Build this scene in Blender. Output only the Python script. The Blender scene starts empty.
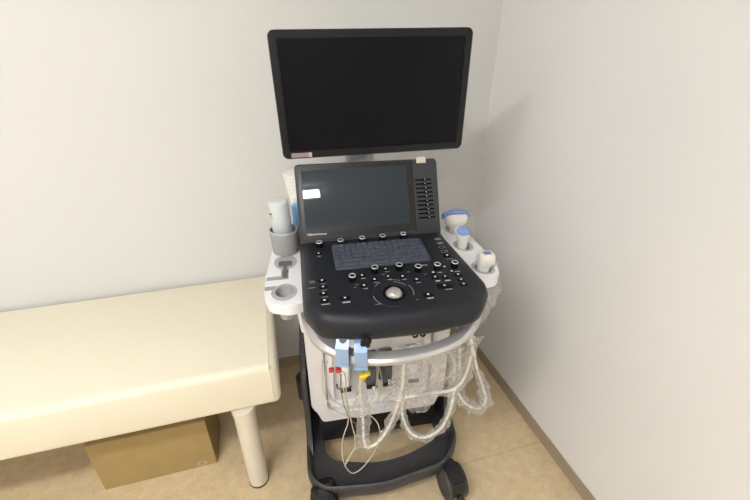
import bpy, bmesh, math, random
from mathutils import Vector, Matrix, Euler, noise
random.seed(7)
PI = math.pi
R = math.radians
scene = bpy.context.scene
COL = scene.collection

# ------------------------------------------------------------------ camera, world, exposure
cam_d = bpy.data.cameras.new('camera'); cam = bpy.data.objects.new('camera', cam_d); COL.objects.link(cam)
cam_d.sensor_fit = 'HORIZONTAL'; cam_d.sensor_width = 36.0; cam_d.lens = 379.92 / 750 * 36
cam_d.clip_start = 0.02
cam.location = (0, 0, 1.48)
cam.rotation_euler = (R(90 - 27.344), 0, R(-15.731))
scene.camera = cam
scene.view_settings.view_transform = 'Standard'
scene.view_settings.look = 'None'
scene.view_settings.exposure = 0.0
scene.view_settings.gamma = 1.0
scene.view_settings.use_curve_mapping = False
world = bpy.data.worlds.new('world'); scene.world = world; world.use_nodes = True
world.node_tree.nodes['Background'].inputs[0].default_value = (0.8, 0.86, 1.0, 1)
world.node_tree.nodes['Background'].inputs[1].default_value = 0.3
LAMP_POWER = 52.0         # emission strength of the ceiling diffusers

# ------------------------------------------------------------------ materials
def mat(name, col, rough=0.5, metal=0.0, spec=0.5, bump=0.0, bscale=200.0, var=0.0, vscale=8.0, emit=None, coat=0.0, trans=0.0, ior=1.45, alpha=1.0, sss=0.0):
    m = bpy.data.materials.new(name); m.use_nodes = True
    nt = m.node_tree; b = nt.nodes['Principled BSDF']
    c = tuple(col) + (1,)
    b.inputs['Base Color'].default_value = c
    b.inputs['Roughness'].default_value = rough
    b.inputs['Metallic'].default_value = metal
    b.inputs['Specular IOR Level'].default_value = spec
    b.inputs['Coat Weight'].default_value = coat
    b.inputs['Transmission Weight'].default_value = trans
    b.inputs['IOR'].default_value = ior
    b.inputs['Alpha'].default_value = alpha
    if emit:
        b.inputs['Emission Color'].default_value = tuple(emit[0]) + (1,)
        b.inputs['Emission Strength'].default_value = emit[1]
    tc = nt.nodes.new('ShaderNodeTexCoord')
    if var > 0:
        n = nt.nodes.new('ShaderNodeTexNoise'); n.inputs['Scale'].default_value = vscale; n.inputs['Detail'].default_value = 5
        mx = nt.nodes.new('ShaderNodeMix'); mx.data_type = 'RGBA'
        nt.links.new(tc.outputs['Object'], n.inputs['Vector'])
        nt.links.new(n.outputs['Fac'], mx.inputs['Factor'])
        mx.inputs['A'].default_value = tuple(x * (1 - var) for x in col) + (1,)
        mx.inputs['B'].default_value = tuple(min(1, x * (1 + var)) for x in col) + (1,)
        nt.links.new(mx.outputs['Result'], b.inputs['Base Color'])
    if bump > 0:
        n2 = nt.nodes.new('ShaderNodeTexNoise'); n2.inputs['Scale'].default_value = bscale; n2.inputs['Detail'].default_value = 3
        bp = nt.nodes.new('ShaderNodeBump'); bp.inputs['Strength'].default_value = bump; bp.inputs['Distance'].default_value = 0.002
        nt.links.new(tc.outputs['Object'], n2.inputs['Vector'])
        nt.links.new(n2.outputs['Fac'], bp.inputs['Height'])
        nt.links.new(bp.outputs['Normal'], b.inputs['Normal'])
    return m

M = {}
M['wall'] = mat('wall_paper', (0.685, 0.68, 0.662), 0.55, bump=0.12, bscale=350, var=0.012, vscale=3)
M['wall_r'] = mat('wall_panel', (0.83, 0.825, 0.82), 0.38, bump=0.08, bscale=250, var=0.012, vscale=2)
M['ceiling'] = mat('ceiling_board', (0.82, 0.82, 0.8), 0.8, bump=0.1)
M['baseboard'] = mat('baseboard_vinyl', (0.37, 0.295, 0.215), 0.5, var=0.05)
M['white'] = mat('white_plastic', (0.80, 0.80, 0.815), 0.38)
M['offwhite'] = mat('body_plastic', (0.70, 0.68, 0.69), 0.42)
M['cream'] = mat('probe_plastic', (0.80, 0.76, 0.70), 0.35)
M['grey'] = mat('holder_liner', (0.42, 0.42, 0.43), 0.5)
M['floor_grey'] = mat('slot_grey', (0.34, 0.34, 0.34), 0.55)
M['midgrey'] = mat('cup_plastic', (0.29, 0.285, 0.29), 0.5)
M['slot'] = mat('hole_shade', (0.13, 0.13, 0.125), 0.6)  # dark tone stands in for the shade down inside the tray openings
M['knob'] = mat('knob_rubber', (0.003, 0.003, 0.0035), 0.55, spec=0.2)
M['console'] = mat('console_plastic', (0.0115, 0.0135, 0.0185), 0.45, spec=0.38, bump=0.05, bscale=900)
M['black'] = mat('black_plastic', (0.012, 0.012, 0.013), 0.4)
M['base'] = mat('base_plastic', (0.042, 0.042, 0.045), 0.42)
M['rubber'] = mat('black_rubber', (0.018, 0.017, 0.016), 0.7)
M['tread'] = mat('wheel_grey', (0.055, 0.05, 0.048), 0.55)
M['bezel'] = mat('monitor_bezel', (0.010, 0.010, 0.012), 0.4, spec=.3)
M['screen'] = mat('monitor_screen', (0.004, 0.004, 0.0055), 0.22, spec=0.16)
M['glass'] = mat('touch_glass', (0.020, 0.030, 0.040), 0.02, spec=0.6)
M['frame'] = mat('touch_frame', (0.010, 0.010, 0.011), 0.25)
M['panel'] = mat('panel_plastic', (0.036, 0.037, 0.043), 0.42)
M['slit'] = mat('slider_slit', (0.002, 0.002, 0.002), 0.7, spec=0.1)
M['silver'] = mat('silver_paint', (0.56, 0.56, 0.57), 0.32, metal=0.72)
M['steel'] = mat('brushed_steel', (0.55, 0.56, 0.58), 0.28, metal=1.0)
M['bluefilm'] = mat('blue_protective_film', (0.30, 0.43, 0.63), 0.42, metal=0.3, coat=0.15)
M['ring'] = mat('knob_ring', (0.75, 0.75, 0.76), 0.25, metal=0.6)
M['print'] = mat('white_print', (0.75, 0.75, 0.75), 0.6)
M['print_dim'] = mat('grey_print', (0.42, 0.43, 0.44), 0.6)
M['key'] = mat('silicone_key', (0.066, 0.075, 0.102), 0.5)
M['keybase'] = mat('silicone_cover', (0.056, 0.064, 0.088), 0.5)
M['ball'] = mat('trackball_pearl', (0.40, 0.38, 0.37), 0.22, metal=.35, var=0.25, vscale=60)
M['lens'] = mat('blue_lens', (0.22, 0.33, 0.66), 0.4)
M['label_blue'] = mat('blue_label', (0.16, 0.18, 0.42), 0.5)
M['cable'] = mat('cable_jacket', (0.84, 0.82, 0.77), 0.35)
M['lead'] = mat('lead_jacket', (0.55, 0.52, 0.42), 0.45)
M['red'] = mat('red_plastic', (0.40, 0.03, 0.03), 0.35)
M['yellow'] = mat('yellow_plastic', (0.66, 0.50, 0.03), 0.35)
M['bench'] = mat('bench_vinyl', (0.79, 0.735, 0.585), 0.42, bump=0.08, bscale=500, var=0.01, vscale=3)
M['leg'] = mat('leg_enamel', (0.72, 0.66, 0.55), 0.35)
M['sticker_pink'] = mat('pink_sticker', (0.34, 0.24, 0.26), 0.5)
M['sticker_white'] = mat('pale_sticker', (0.55, 0.50, 0.42), 0.5)
M['roll'] = mat('white_paper', (0.82, 0.80, 0.77), 0.8, bump=0.3, bscale=150)
M['bluecap'] = mat('blue_cap', (0.20, 0.45, 0.80), 0.35)
M['greenp'] = mat('green_print', (0.28, 0.55, 0.10), 0.5)
M['darkp'] = mat('dark_print', (0.05, 0.06, 0.06), 0.5)
M['port'] = mat('port_grey', (0.10, 0.10, 0.105), 0.45)
M['boxprint'] = mat('box_print', (0.44, 0.38, 0.30), 0.8)
M['tape'] = mat('box_tape', (0.19, 0.13, 0.05), 0.4)
M['diffuser'] = mat('lamp_diffuser', (0.9, 0.9, 0.9), 0.5, emit=((0.985, 0.984, 0.972), LAMP_POWER))

def floor_mat():
    m = bpy.data.materials.new('floor_vinyl'); m.use_nodes = True; nt = m.node_tree; b = nt.nodes['Principled BSDF']
    tc = nt.nodes.new('ShaderNodeTexCoord')
    n = nt.nodes.new('ShaderNodeTexNoise'); n.inputs['Scale'].default_value = 26; n.inputs['Detail'].default_value = 8; n.inputs['Roughness'].default_value = 0.65
    n2 = nt.nodes.new('ShaderNodeTexNoise'); n2.inputs['Scale'].default_value = 140; n2.inputs['Detail'].default_value = 4
    r = nt.nodes.new('ShaderNodeValToRGB')
    e = r.color_ramp.elements; e[0].position = 0.32; e[0].color = (0.54, 0.41, 0.245, 1); e[1].position = 0.70; e[1].color = (0.75, 0.60, 0.39, 1)
    mm = nt.nodes.new('ShaderNodeMath'); mm.operation = 'MULTIPLY_ADD'; mm.inputs[1].default_value = 0.35; 
    nt.links.new(tc.outputs['Object'], n.inputs['Vector']); nt.links.new(tc.outputs['Object'], n2.inputs['Vector'])
    s = nt.nodes.new('ShaderNodeMath'); s.operation = 'MULTIPLY'; s.inputs[1].default_value = 0.65
    nt.links.new(n.outputs['Fac'], s.inputs[0])
    nt.links.new(n2.outputs['Fac'], mm.inputs[0]); nt.links.new(s.outputs[0], mm.inputs[2])
    nt.links.new(mm.outputs[0], r.inputs['Fac'])
    # welded sheet seam running parallel to the back wall
    sep = nt.nodes.new('ShaderNodeSeparateXYZ'); nt.links.new(tc.outputs['Object'], sep.inputs[0])
    a = nt.nodes.new('ShaderNodeMath'); a.operation = 'SUBTRACT'; a.inputs[1].default_value = 0.838; nt.links.new(sep.outputs['Y'], a.inputs[0])
    ab = nt.nodes.new('ShaderNodeMath'); ab.operation = 'ABSOLUTE'; nt.links.new(a.outputs[0], ab.inputs[0])
    lt = nt.nodes.new('ShaderNodeMapRange'); lt.inputs['From Min'].default_value = 0.0; lt.inputs['From Max'].default_value = 0.006
    lt.inputs['To Min'].default_value = 0.30; lt.inputs['To Max'].default_value = 0.0
    nt.links.new(ab.outputs[0], lt.inputs['Value'])
    mx = nt.nodes.new('ShaderNodeMix'); mx.data_type = 'RGBA'; mx.inputs['B'].default_value = (0.25, 0.17, 0.09, 1)
    nt.links.new(lt.outputs['Result'], mx.inputs['Factor']); nt.links.new(r.outputs['Color'], mx.inputs['A'])
    nt.links.new(mx.outputs['Result'], b.inputs['Base Color'])
    b.inputs['Roughness'].default_value = 0.42; b.inputs['Specular IOR Level'].default_value = 0.4
    return m
M['floor'] = floor_mat()

def card_mat():
    m = mat('cardboard', (0.37, 0.265, 0.11), 0.7, var=0.12, vscale=14, bump=0.2, bscale=120)
    return m
M['card'] = card_mat()

def film_mat(name, base, bump, tint=(0.93, 0.92, 0.91), scale=45):
    m = bpy.data.materials.new(name); m.use_nodes = True; nt = m.node_tree
    for n in list(nt.nodes): nt.nodes.remove(n)
    out = nt.nodes.new('ShaderNodeOutputMaterial'); mix = nt.nodes.new('ShaderNodeMixShader')
    tr = nt.nodes.new('ShaderNodeBsdfTransparent')
    df = nt.nodes.new('ShaderNodeBsdfDiffuse'); df.inputs['Color'].default_value = tint + (1,)
    tl = nt.nodes.new('ShaderNodeBsdfTranslucent'); tl.inputs['Color'].default_value = tint + (1,)
    gl = nt.nodes.new('ShaderNodeBsdfGlossy'); gl.inputs['Roughness'].default_value = 0.12
    m1 = nt.nodes.new('ShaderNodeMixShader'); m1.inputs['Fac'].default_value = 0.5
    pr = nt.nodes.new('ShaderNodeMixShader'); pr.inputs['Fac'].default_value = 0.35
    nt.links.new(df.outputs[0], m1.inputs[1]); nt.links.new(tl.outputs[0], m1.inputs[2])
    nt.links.new(m1.outputs[0], pr.inputs[1]); nt.links.new(gl.outputs[0], pr.inputs[2])
    lw = nt.nodes.new('ShaderNodeLayerWeight'); lw.inputs['Blend'].default_value = 0.35
    tc = nt.nodes.new('ShaderNodeTexCoord'); no = nt.nodes.new('ShaderNodeTexNoise'); no.inputs['Scale'].default_value = scale; no.inputs['Detail'].default_value = 6
    no.inputs['Roughness'].default_value = 0.7; no.inputs['Distortion'].default_value = 1.5
    bp = nt.nodes.new('ShaderNodeBump'); bp.inputs['Strength'].default_value = bump; bp.inputs['Distance'].default_value = 0.01
    nt.links.new(tc.outputs['Object'], no.inputs['Vector']); nt.links.new(no.outputs['Fac'], bp.inputs['Height'])
    nt.links.new(bp.outputs['Normal'], gl.inputs['Normal']); nt.links.new(bp.outputs['Normal'], lw.inputs['Normal'])
    mr = nt.nodes.new('ShaderNodeMapRange'); mr.inputs['From Min'].default_value = 0.35; mr.inputs['From Max'].default_value = 0.75
    mr.inputs['To Min'].default_value = base * 0.4; mr.inputs['To Max'].default_value = base * 2.0
    nt.links.new(no.outputs['Fac'], mr.inputs['Value'])
    ad = nt.nodes.new('ShaderNodeMath'); ad.operation = 'MULTIPLY_ADD'; ad.inputs[1].default_value = 0.22; ad.use_clamp = True
    nt.links.new(lw.outputs['Facing'], ad.inputs[0]); nt.links.new(mr.outputs['Result'], ad.inputs[2])
    nt.links.new(ad.outputs[0], mix.inputs['Fac']); nt.links.new(tr.outputs[0], mix.inputs[1]); nt.links.new(pr.outputs[0], mix.inputs[2])
    nt.links.new(mix.outputs[0], out.inputs['Surface'])
    return m
M['film'] = film_mat('clear_film', 0.21, 1.0, tint=(1, .99, .98), scale=60)
M['sheet'] = film_mat('clear_sheet', 0.24, 1.0, tint=(1, .99, .98), scale=36)
M['wrap'] = film_mat('wheel_film', 0.02, 1.0, scale=60)
M['bottle'] = mat('bottle_plastic', (0.72, 0.77, 0.78), 0.3, alpha=0.72)

# ------------------------------------------------------------------ mesh helpers
def obj(name, bm, m, parent=None, smooth=35, at=None):
    me = bpy.data.meshes.new(name)
    if at is not None:
        bmesh.ops.translate(bm, verts=bm.verts, vec=-Vector(at))
    bmesh.ops.recalc_face_normals(bm, faces=bm.faces)
    bm.to_mesh(me); bm.free()
    if smooth:
        me.shade_smooth()
        me.set_sharp_from_angle(angle=R(smooth))
    o = bpy.data.objects.new(name, me); COL.objects.link(o)
    if isinstance(m, (list, tuple)):
        for x in m: me.materials.append(x)
    else:
        me.materials.append(m)
    if parent: o.parent = parent
    if at is not None: o.location = at
    return o
def tag(o, label, cat, group=None):
    o['label'] = label; o['category'] = cat
    if group: o['group'] = group
    return o
def thing(name, label, cat, loc=(0, 0, 0), rotz=0, group=None):
    o = bpy.data.objects.new(name, None); COL.objects.link(o); o.empty_display_size = 0.05
    o.location = loc; o.rotation_euler = (0, 0, rotz)
    return tag(o, label, cat, group)
def struct(name, bm, m):
    o = obj(name, bm, m, smooth=0); o['kind'] = 'structure'; return o
def box(bm, c, s, bev=0.0, seg=2, mtx=None):
    r = bmesh.ops.create_cube(bm, size=1.0)
    vs = r['verts']
    bmesh.ops.scale(bm, vec=s, verts=vs)
    if bev > 0:
        es = list({e for v in vs for e in v.link_edges})
        q = bmesh.ops.bevel(bm, geom=es, offset=bev, segments=seg, profile=0.5, affect='EDGES')
        vs = list({v for f in q['faces'] for v in f.verts} | {v for v in vs if v.is_valid})
    T = Matrix.Translation(c)
    if mtx is not None: T = T @ mtx
    bmesh.ops.transform(bm, matrix=T, verts=vs)
    return vs
def nbox(c, s, bev=0.0, seg=2, mtx=None):
    bm = bmesh.new(); box(bm, c, s, bev, seg, mtx); return bm
def cyl(bm, c, r, h, seg=32, mtx=None, r2=None, bev=0.0):
    """cylinder with its base centre at c"""
    q = bmesh.ops.create_cone(bm, cap_ends=True, segments=seg, radius1=r, radius2=r if r2 is None else r2, depth=h)
    vs = q['verts']
    bmesh.ops.translate(bm, verts=vs, vec=(0, 0, h / 2))
    T = Matrix.Translation(c)
    if mtx is not None: T = T @ mtx
    bmesh.ops.transform(bm, matrix=T, verts=vs)
    return vs
def lathe(bm, c, prof, seg=40, mtx=None, close=False):
    """prof: list of (r, z)"""
    T = Matrix.Translation(c)
    if mtx is not None: T = T @ mtx
    rings = []
    for (r, z) in prof:
        if r < 1e-6: rings.append([bm.verts.new(T @ Vector((0, 0, z)))])
        else: rings.append([bm.verts.new(T @ Vector((r * math.cos(2 * PI * k / seg), r * math.sin(2 * PI * k / seg), z))) for k in range(seg)])
    for a, b in zip(rings, rings[1:]):
        for k in range(seg):
            k2 = (k + 1) % seg
            if len(a) == 1 and len(b) == 1: continue
            if len(a) == 1: bm.faces.new((a[0], b[k], b[k2]))
            elif len(b) == 1: bm.faces.new((a[k], b[0], a[k2]))
            else: bm.faces.new((a[k], b[k], b[k2], a[k2]))
    return bm
def spline(pts, n=8):
    P = [Vector(p) for p in pts]
    P = [P[0] * 2 - P[1]] + P + [P[-1] * 2 - P[-2]]
    out = []
    for i in range(1, len(P) - 2):
        a, b, c, d = P[i - 1:i + 3]
        for k in range(n):
            t = k / n
            out.append(0.5 * ((2 * b) + (c - a) * t + (2 * a - 5 * b + 4 * c - d) * t * t + (3 * b - a - 3 * c + d) * t ** 3))
    out.append(P[-2].copy())
    return out
def sweep(bm, path, sect, cap=True, up=None):
    """sect(i, t) -> list of 2D (side, up) offsets. Frames are parallel-transported, or use a fixed up vector."""
    n = len(path); rings = []; prev = None
    for i, p in enumerate(path):
        t = (path[min(i + 1, n - 1)] - path[max(i - 1, 0)]).normalized()
        if up is not None: u = Vector(up)
        elif prev is None: u = Vector((0, 0, 1)) if abs(t.z) < 0.9 else Vector((1, 0, 0))
        else: u = prev
        s = t.cross(u).normalized(); u = s.cross(t).normalized(); prev = u
        rings.append([bm.verts.new(p + s * a + u * b) for a, b in sect(i, i / (n - 1))])
    for a, b in zip(rings, rings[1:]):
        m = len(a)
        for k in range(m): bm.faces.new((a[k], a[(k + 1) % m], b[(k + 1) % m], b[k]))
    if cap:
        bm.faces.new(rings[0]); bm.faces.new(list(reversed(rings[-1])))
    return rings
def circ(r, n=10, r2=None): return [(r * math.cos(2 * PI * k / n), (r2 or r) * math.sin(2 * PI * k / n)) for k in range(n)]
def tube(bm, pts, r, n=10, sub=8):
    path = spline(pts, sub) if sub > 1 else [Vector(p) for p in pts]
    sweep(bm, path, lambda i, t: circ(r, n)); return path
def loft(bm, loops, cap0=True, cap1=True):
    rings = [[bm.verts.new(p) for p in L] for L in loops]
    for a, b in zip(rings, rings[1:]):
        m = len(a)
        for k in range(m): bm.faces.new((a[k], a[(k + 1) % m], b[(k + 1) % m], b[k]))
    if cap0: bm.faces.new(list(reversed(rings[0])))
    if cap1: bm.faces.new(rings[-1])
    return rings
def roundpoly(pts, seg=6):
    """pts: (x, y, r) -> rounded outline"""
    out = []; n = len(pts)
    for i in range(n):
        p = Vector(pts[i][:2]); r = pts[i][2] if len(pts[i]) > 2 else 0
        a = Vector(pts[i - 1][:2]); b = Vector(pts[(i + 1) % n][:2])
        if r <= 0: out.append((p.x, p.y)); continue
        d1 = (a - p).normalized(); d2 = (b - p).normalized()
        ang = d1.angle(d2); L = r / math.tan(ang / 2)
        L = min(L, (a - p).length * 0.49, (b - p).length * 0.49); r2 = L * math.tan(ang / 2)
        p1 = p + d1 * L; p2 = p + d2 * L
        c = p + (d1 + d2).normalized() * (r2 / math.sin(ang / 2))
        v1 = p1 - c; v2 = p2 - c
        a1 = math.atan2(v1.y, v1.x); a2 = math.atan2(v2.y, v2.x)
        da = (a2 - a1 + PI) % (2 * PI) - PI
        for k in range(seg + 1):
            t = a1 + da * k / seg; out.append((c.x + r2 * math.cos(t), c.y + r2 * math.sin(t)))
    return out
def inset(pts, d):
    """shrink an outline (list of 2D) by d along its normals; works for either winding"""
    n = len(pts); P = [Vector(p) for p in pts]
    area = sum(P[i].x * P[(i + 1) % n].y - P[(i + 1) % n].x * P[i].y for i in range(n))
    s = 1 if area > 0 else -1; out = []
    for i in range(n):
        t = (P[(i + 1) % n] - P[i - 1]).normalized(); nn = Vector((-t.y, t.x)) * s
        out.append(tuple(P[i] + nn * d))
    return out
def resample(pts, n):
    P = [Vector(p) for p in pts]; P.append(P[0]); L = [0]
    for a, b in zip(P, P[1:]): L.append(L[-1] + (b - a).length)
    out = []; j = 0
    for k in range(n):
        s = L[-1] * k / n
        while L[j + 1] < s: j += 1
        t = (s - L[j]) / max(1e-9, L[j + 1] - L[j]); out.append(tuple(P[j].lerp(P[j + 1], t)))
    return out
def plate(bm, outer, holes, z0, z1, tf=lambda x, y, z: (x, y, z)):
    """flat plate with holes from z0 (bottom) to z1 (top)"""
    b = bmesh.new(); loops = []
    for L in [outer] + list(holes):
        vs = [b.verts.new((x, y, 0)) for x, y in L]; loops.append(vs)
        for i in range(len(vs)): b.edges.new((vs[i], vs[(i + 1) % len(vs)]))
    b.verts.index_update()
    bmesh.ops.triangle_fill(b, use_beauty=True, use_dissolve=False, edges=b.edges[:])
    b.verts.index_update()
    co = [v.co.copy() for v in b.verts]; fs = [[v.index for v in f.verts] for f in b.faces]; li = [[v.index for v in L] for L in loops]
    b.free()
    top = [bm.verts.new(tf(c.x, c.y, z1)) for c in co]; bot = [bm.verts.new(tf(c.x, c.y, z0)) for c in co]
    for f in fs:
        bm.faces.new([top[i] for i in f]); bm.faces.new([bot[i] for i in reversed(f)])
    for L in li:
        for k in range(len(L)):
            a, c = L[k], L[(k + 1) % len(L)]; bm.faces.new((top[a], top[c], bot[c], bot[a]))
def circle2(cx, cy, r, n=28, ry=None): return [(cx + r * math.cos(2 * PI * k / n), cy + (ry or r) * math.sin(2 * PI * k / n)) for k in range(n)]
def text_bm(s, size, M4, depth=0.0004):
    cu = bpy.data.curves.new('t', 'FONT'); cu.body = s; cu.size = size; cu.extrude = depth
    o = bpy.data.objects.new('t', cu); COL.objects.link(o)
    bpy.context.view_layer.update()
    dg = bpy.context.evaluated_depsgraph_get()
    me = bpy.data.meshes.new_from_object(o.evaluated_get(dg))
    bm = bmesh.new(); bm.from_mesh(me); bmesh.ops.transform(bm, matrix=M4, verts=bm.verts)
    bpy.data.objects.remove(o); bpy.data.curves.remove(cu); bpy.data.meshes.remove(me)
    return bm
def crumple(bm, path, r0, amp, n=16, seed=0, cap=False, taper=0.5, fr=38):
    """crumpled film sleeve around a path"""
    def s(i, t):
        out = []
        k = 1 - taper * abs(2 * t - 1) ** 3
        for q in range(n):
            a = 2 * PI * q / n; p = path[i] + Vector((math.cos(a) * .02, math.sin(a) * .02, math.sin(a * 2) * .01))
            v = noise.noise(p * fr + Vector((seed * 7.1, 0, 0))) + 0.6 * noise.noise(p * fr * 2.7 + Vector((0, seed * 3.3, 0)))
            rr = max(0.004, (r0 + amp * v) * k); out.append((rr * math.cos(a), rr * math.sin(a)))
        return out
    sweep(bm, path, s, cap=cap)
def dense(pts, step=0.008):
    P = spline(pts, 20); out = [P[0]]
    for p in P[1:]:
        if (p - out[-1]).length > step: out.append(p)
    return out

# ------------------------------------------------------------------ room shell
WX, WY, LX, FY, H = 0.979, 1.588, -2.30, -2.10, 2.50
struct('floor', nbox(((WX + LX) / 2, (WY + FY) / 2, -0.03), (WX - LX + .2, WY - FY + .2, 0.06)), M['floor'])
struct('ceiling', nbox(((WX + LX) / 2, (WY + FY) / 2, H + .03), (WX - LX + .2, WY - FY + .2, 0.06)), M['ceiling'])
struct('wall_back', nbox(((WX + LX) / 2, WY + .05, H / 2), (WX - LX + .2, 0.1, H)), M['wall'])
struct('wall_right', nbox((WX + .05, (WY + FY) / 2, H / 2), (0.1, WY - FY, H)), M['wall_r'])
struct('wall_left', nbox((LX - .05, (WY + FY) / 2, H / 2), (0.1, WY - FY, H)), M['wall_r'])
struct('wall_front', nbox(((WX + LX) / 2, FY - .05, H / 2), (WX - LX + .2, 0.1, H)), M['wall'])
struct('baseboard_back', nbox(((WX + LX) / 2, WY - .003, 0.0305), (WX - LX, 0.006, 0.061), .0015, 1), M['baseboard'])
struct('baseboard_right', nbox((WX - .003, (WY - .006 + FY) / 2, 0.0305), (0.006, WY - FY - .006, 0.061), .0015, 1), M['baseboard'])
struct('trim_1', nbox((WX - .0015, WY - .0015, (H + .061) / 2), (0.003, 0.003, H - .062)), M['white'])

def ceiling_light(x0, x1, yc, w, label):
    t = thing('ceiling_light', label, 'ceiling light', ((x0 + x1) / 2, yc, H - .05), 0, 'ceiling lights')
    L = x1 - x0
    bm = bmesh.new(); box(bm, (0, 0, .0375), (L + .02, w + .02, .024), .004)
    obj('housing', bm, M['white'], t)
    obj('diffuser', nbox((0, 0, .0125), (L, w, .026), .006), M['diffuser'], t)
ceiling_light(-1.25, -0.005, -1.36, 0.12, 'long ceiling light with glowing diffuser towards the front wall')
ceiling_light(-1.75, -0.45, -0.22, 0.17, 'long ceiling light with glowing diffuser above the bench side')

# ------------------------------------------------------------------ bench
bench = thing('examination_bench', 'cream vinyl padded bench on round legs against the back wall', 'bench', (-1.0, 1.275, 0))
BX0, BX1, BY0, BY1 = -0.93, 0.942, -0.300, 0.298
bm = bmesh.new(); box(bm, ((BX0 + BX1) / 2, (BY0 + BY1) / 2, 0.496), (BX1 - BX0, BY1 - BY0, 0.176), .024, 5)
pad = obj('padded_top', bm, M['bench'], bench, 60)
for sx in (BX0 + .0245, BX1 - .0245):
    pth = [(sx, BY0 - .0005, .425), (sx, BY0 - .0005, .562), (sx, BY0 + .008, .578), (sx, BY0 + .024, .5845), (sx, BY1 - .024, .5845)]
    bm = bmesh.new(); tube(bm, pth, .0022, 6, 4)
    obj('piping', bm, M['bench'], pad, 60)
for sx in (BX0 + .12, 0.811):
    for sy in (-0.289 + .012, 0.25):
        bm = bmesh.new()
        lathe(bm, (sx, sy, 0), [(0, .006), (.036, .006), (.036, .409), (0, .409)], 36)
        lg = obj('leg', bm, M['leg'], bench, 40)
        bm = bmesh.new(); lathe(bm, (sx, sy, 0), [(0, 0), (.0365, 0), (.0372, .002), (.0372, .0075), (.0358, .009), (0, .009)], 36)
        obj('rubber_foot', bm, M['rubber'], lg, 40)
        bm = bmesh.new(); lathe(bm, (sx, sy, .385), [(.0362, 0), (.0385, .002), (.0385, .024), (.0362, .024)], 36)
        obj('leg_collar', bm, M['leg'], lg, 40)

# ------------------------------------------------------------------ cardboard box under the bench
cb = thing('cardboard_box', 'brown cardboard box with pale printed rings on the floor under the bench', 'box', (-0.554, 1.203, 0))
bm = bmesh.new(); box(bm, (0, 0, .125), (.40, .18, .25), .0015, 1)
card = obj('carton', bm, M['card'], cb, 30)
bm = bmesh.new()
for sy in (-.0455, .0455): box(bm, (0, sy, .2515), (.398, .088, .002), .0006, 1)
obj('flap', bm, M['card'], cb, 30)
bm = bmesh.new(); box(bm, (0, 0, .2531), (.38, .045, .0008)); box(bm, (.2006, 0, .215), (.0008, .045, .07))
obj('packing_tape', bm, M['tape'], cb, 30)
bm = bmesh.new()
def ring_flat(bm, cx, cz, r0, r1, a0=0, a1=2 * PI, sx=1.35):
    n = 32; vs = []
    for k in range(n + 1):
        a = a0 + (a1 - a0) * k / n
        vs.append([bm.verts.new((cx + r * sx * math.cos(a), -.0906, cz + r * math.sin(a))) for r in (r0, r1)])
    for a, b in zip(vs, vs[1:]): bm.faces.new((a[0], a[1], b[1], b[0]))
ring_flat(bm, .148, .021, .008, .014)
bp_ = obj('printed_ring', bm, M['boxprint'], cb, 0)
dimp = mat('box_print_dim', (0.34, 0.26, 0.13), 0.8)
for q in ((.085, .05, .010, .012), (.175, .058, .010, .0125, .5, 4.2), (.145, .083, .006, .008), (.12, .065, .012, .014, 2.5, 5.5), (.05, .03, .009, .011, 1, 5), (.0, .05, .014, .017), (-.06, .03, .009, .012), (-.12, .06, .012, .014, 0, 4)):
    bm = bmesh.new(); ring_flat(bm, *q); obj('printed_curl', bm, dimp, cb, 0)

# ------------------------------------------------------------------ ultrasound machine
MC = Vector((.30, 1.08, 0)); PSI = R(-5.2)
us = thing('ultrasound_machine', 'wheeled ultrasound scanner with large black monitor, tilted touch panel and black control console', 'ultrasound machine', MC, PSI)

# --- base ring
NB = 96
outer = roundpoly([(-.262, .36, .05), (-.285, .0, .1), (-.287, -.235, .12), (-.232, -.300, .1), (-.03, -.322, .5), (.215, -.285, .12), (.300, -.195, .13), (.322, .0, .1), (.290, .36, .05)], 10)
inner = roundpoly([(-.215, -.02, .02), (-.215, -.165, .07), (.015, -.222, .4), (.245, -.15, .07), (.235, -.02, .02)], 10)
# ring body built as a loft over matched angles around a centre
def polar(poly, c, n):
    P = [Vector(p) - Vector(c) for p in poly]; res = []
    for k in range(n):
        a = 2 * PI * k / n; d = Vector((math.cos(a), math.sin(a))); best = None
        for i in range(len(P)):
            p, q = P[i], P[(i + 1) % len(P)]; e_ = q - p
            den = d.x * e_.y - d.y * e_.x
            if abs(den) < 1e-12: continue
            t = (p.x * e_.y - p.y * e_.x) / den; u = (p.x * d.y - p.y * d.x) / den
            if t > 0 and -1e-6 <= u <= 1 + 1e-6 and (best is None or t > best): best = t
        res.append((c[0] + d.x * best, c[1] + d.y * best))
    return res
cc = (.015, -.09)
O_ = polar(outer, cc, 160); I_ = polar(inner, cc, 160)
def lay(poly, z): return [(x, y, z) for x, y in poly]
def mixp(a, b, t): return [(p[0] * (1 - t) + q[0] * t, p[1] * (1 - t) + q[1] * t) for p, q in zip(a, b)]
OI = lambda d: inset(O_, d)
L = [lay(I_, .075), lay(I_, .100), lay(mixp(I_, OI(.02), .03), .105)]
L += [lay(mixp(I_, OI(.024), .97), .107), lay(OI(.022), .112), lay(OI(.014), .138), lay(OI(.009), .142), lay(OI(.003), .139), lay(O_, .128), lay(O_, .095), lay(OI(.006), .082), lay(OI(.02), .075)]
bm = bmesh.new(); rings = loft(bm, L, False, False)
a, b = rings[-1], rings[0]
for k in range(160): bm.faces.new((a[k], a[(k + 1) % 160], b[(k + 1) % 160], b[k]))
base = obj('base', bm, M['base'], us, 50)
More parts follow.
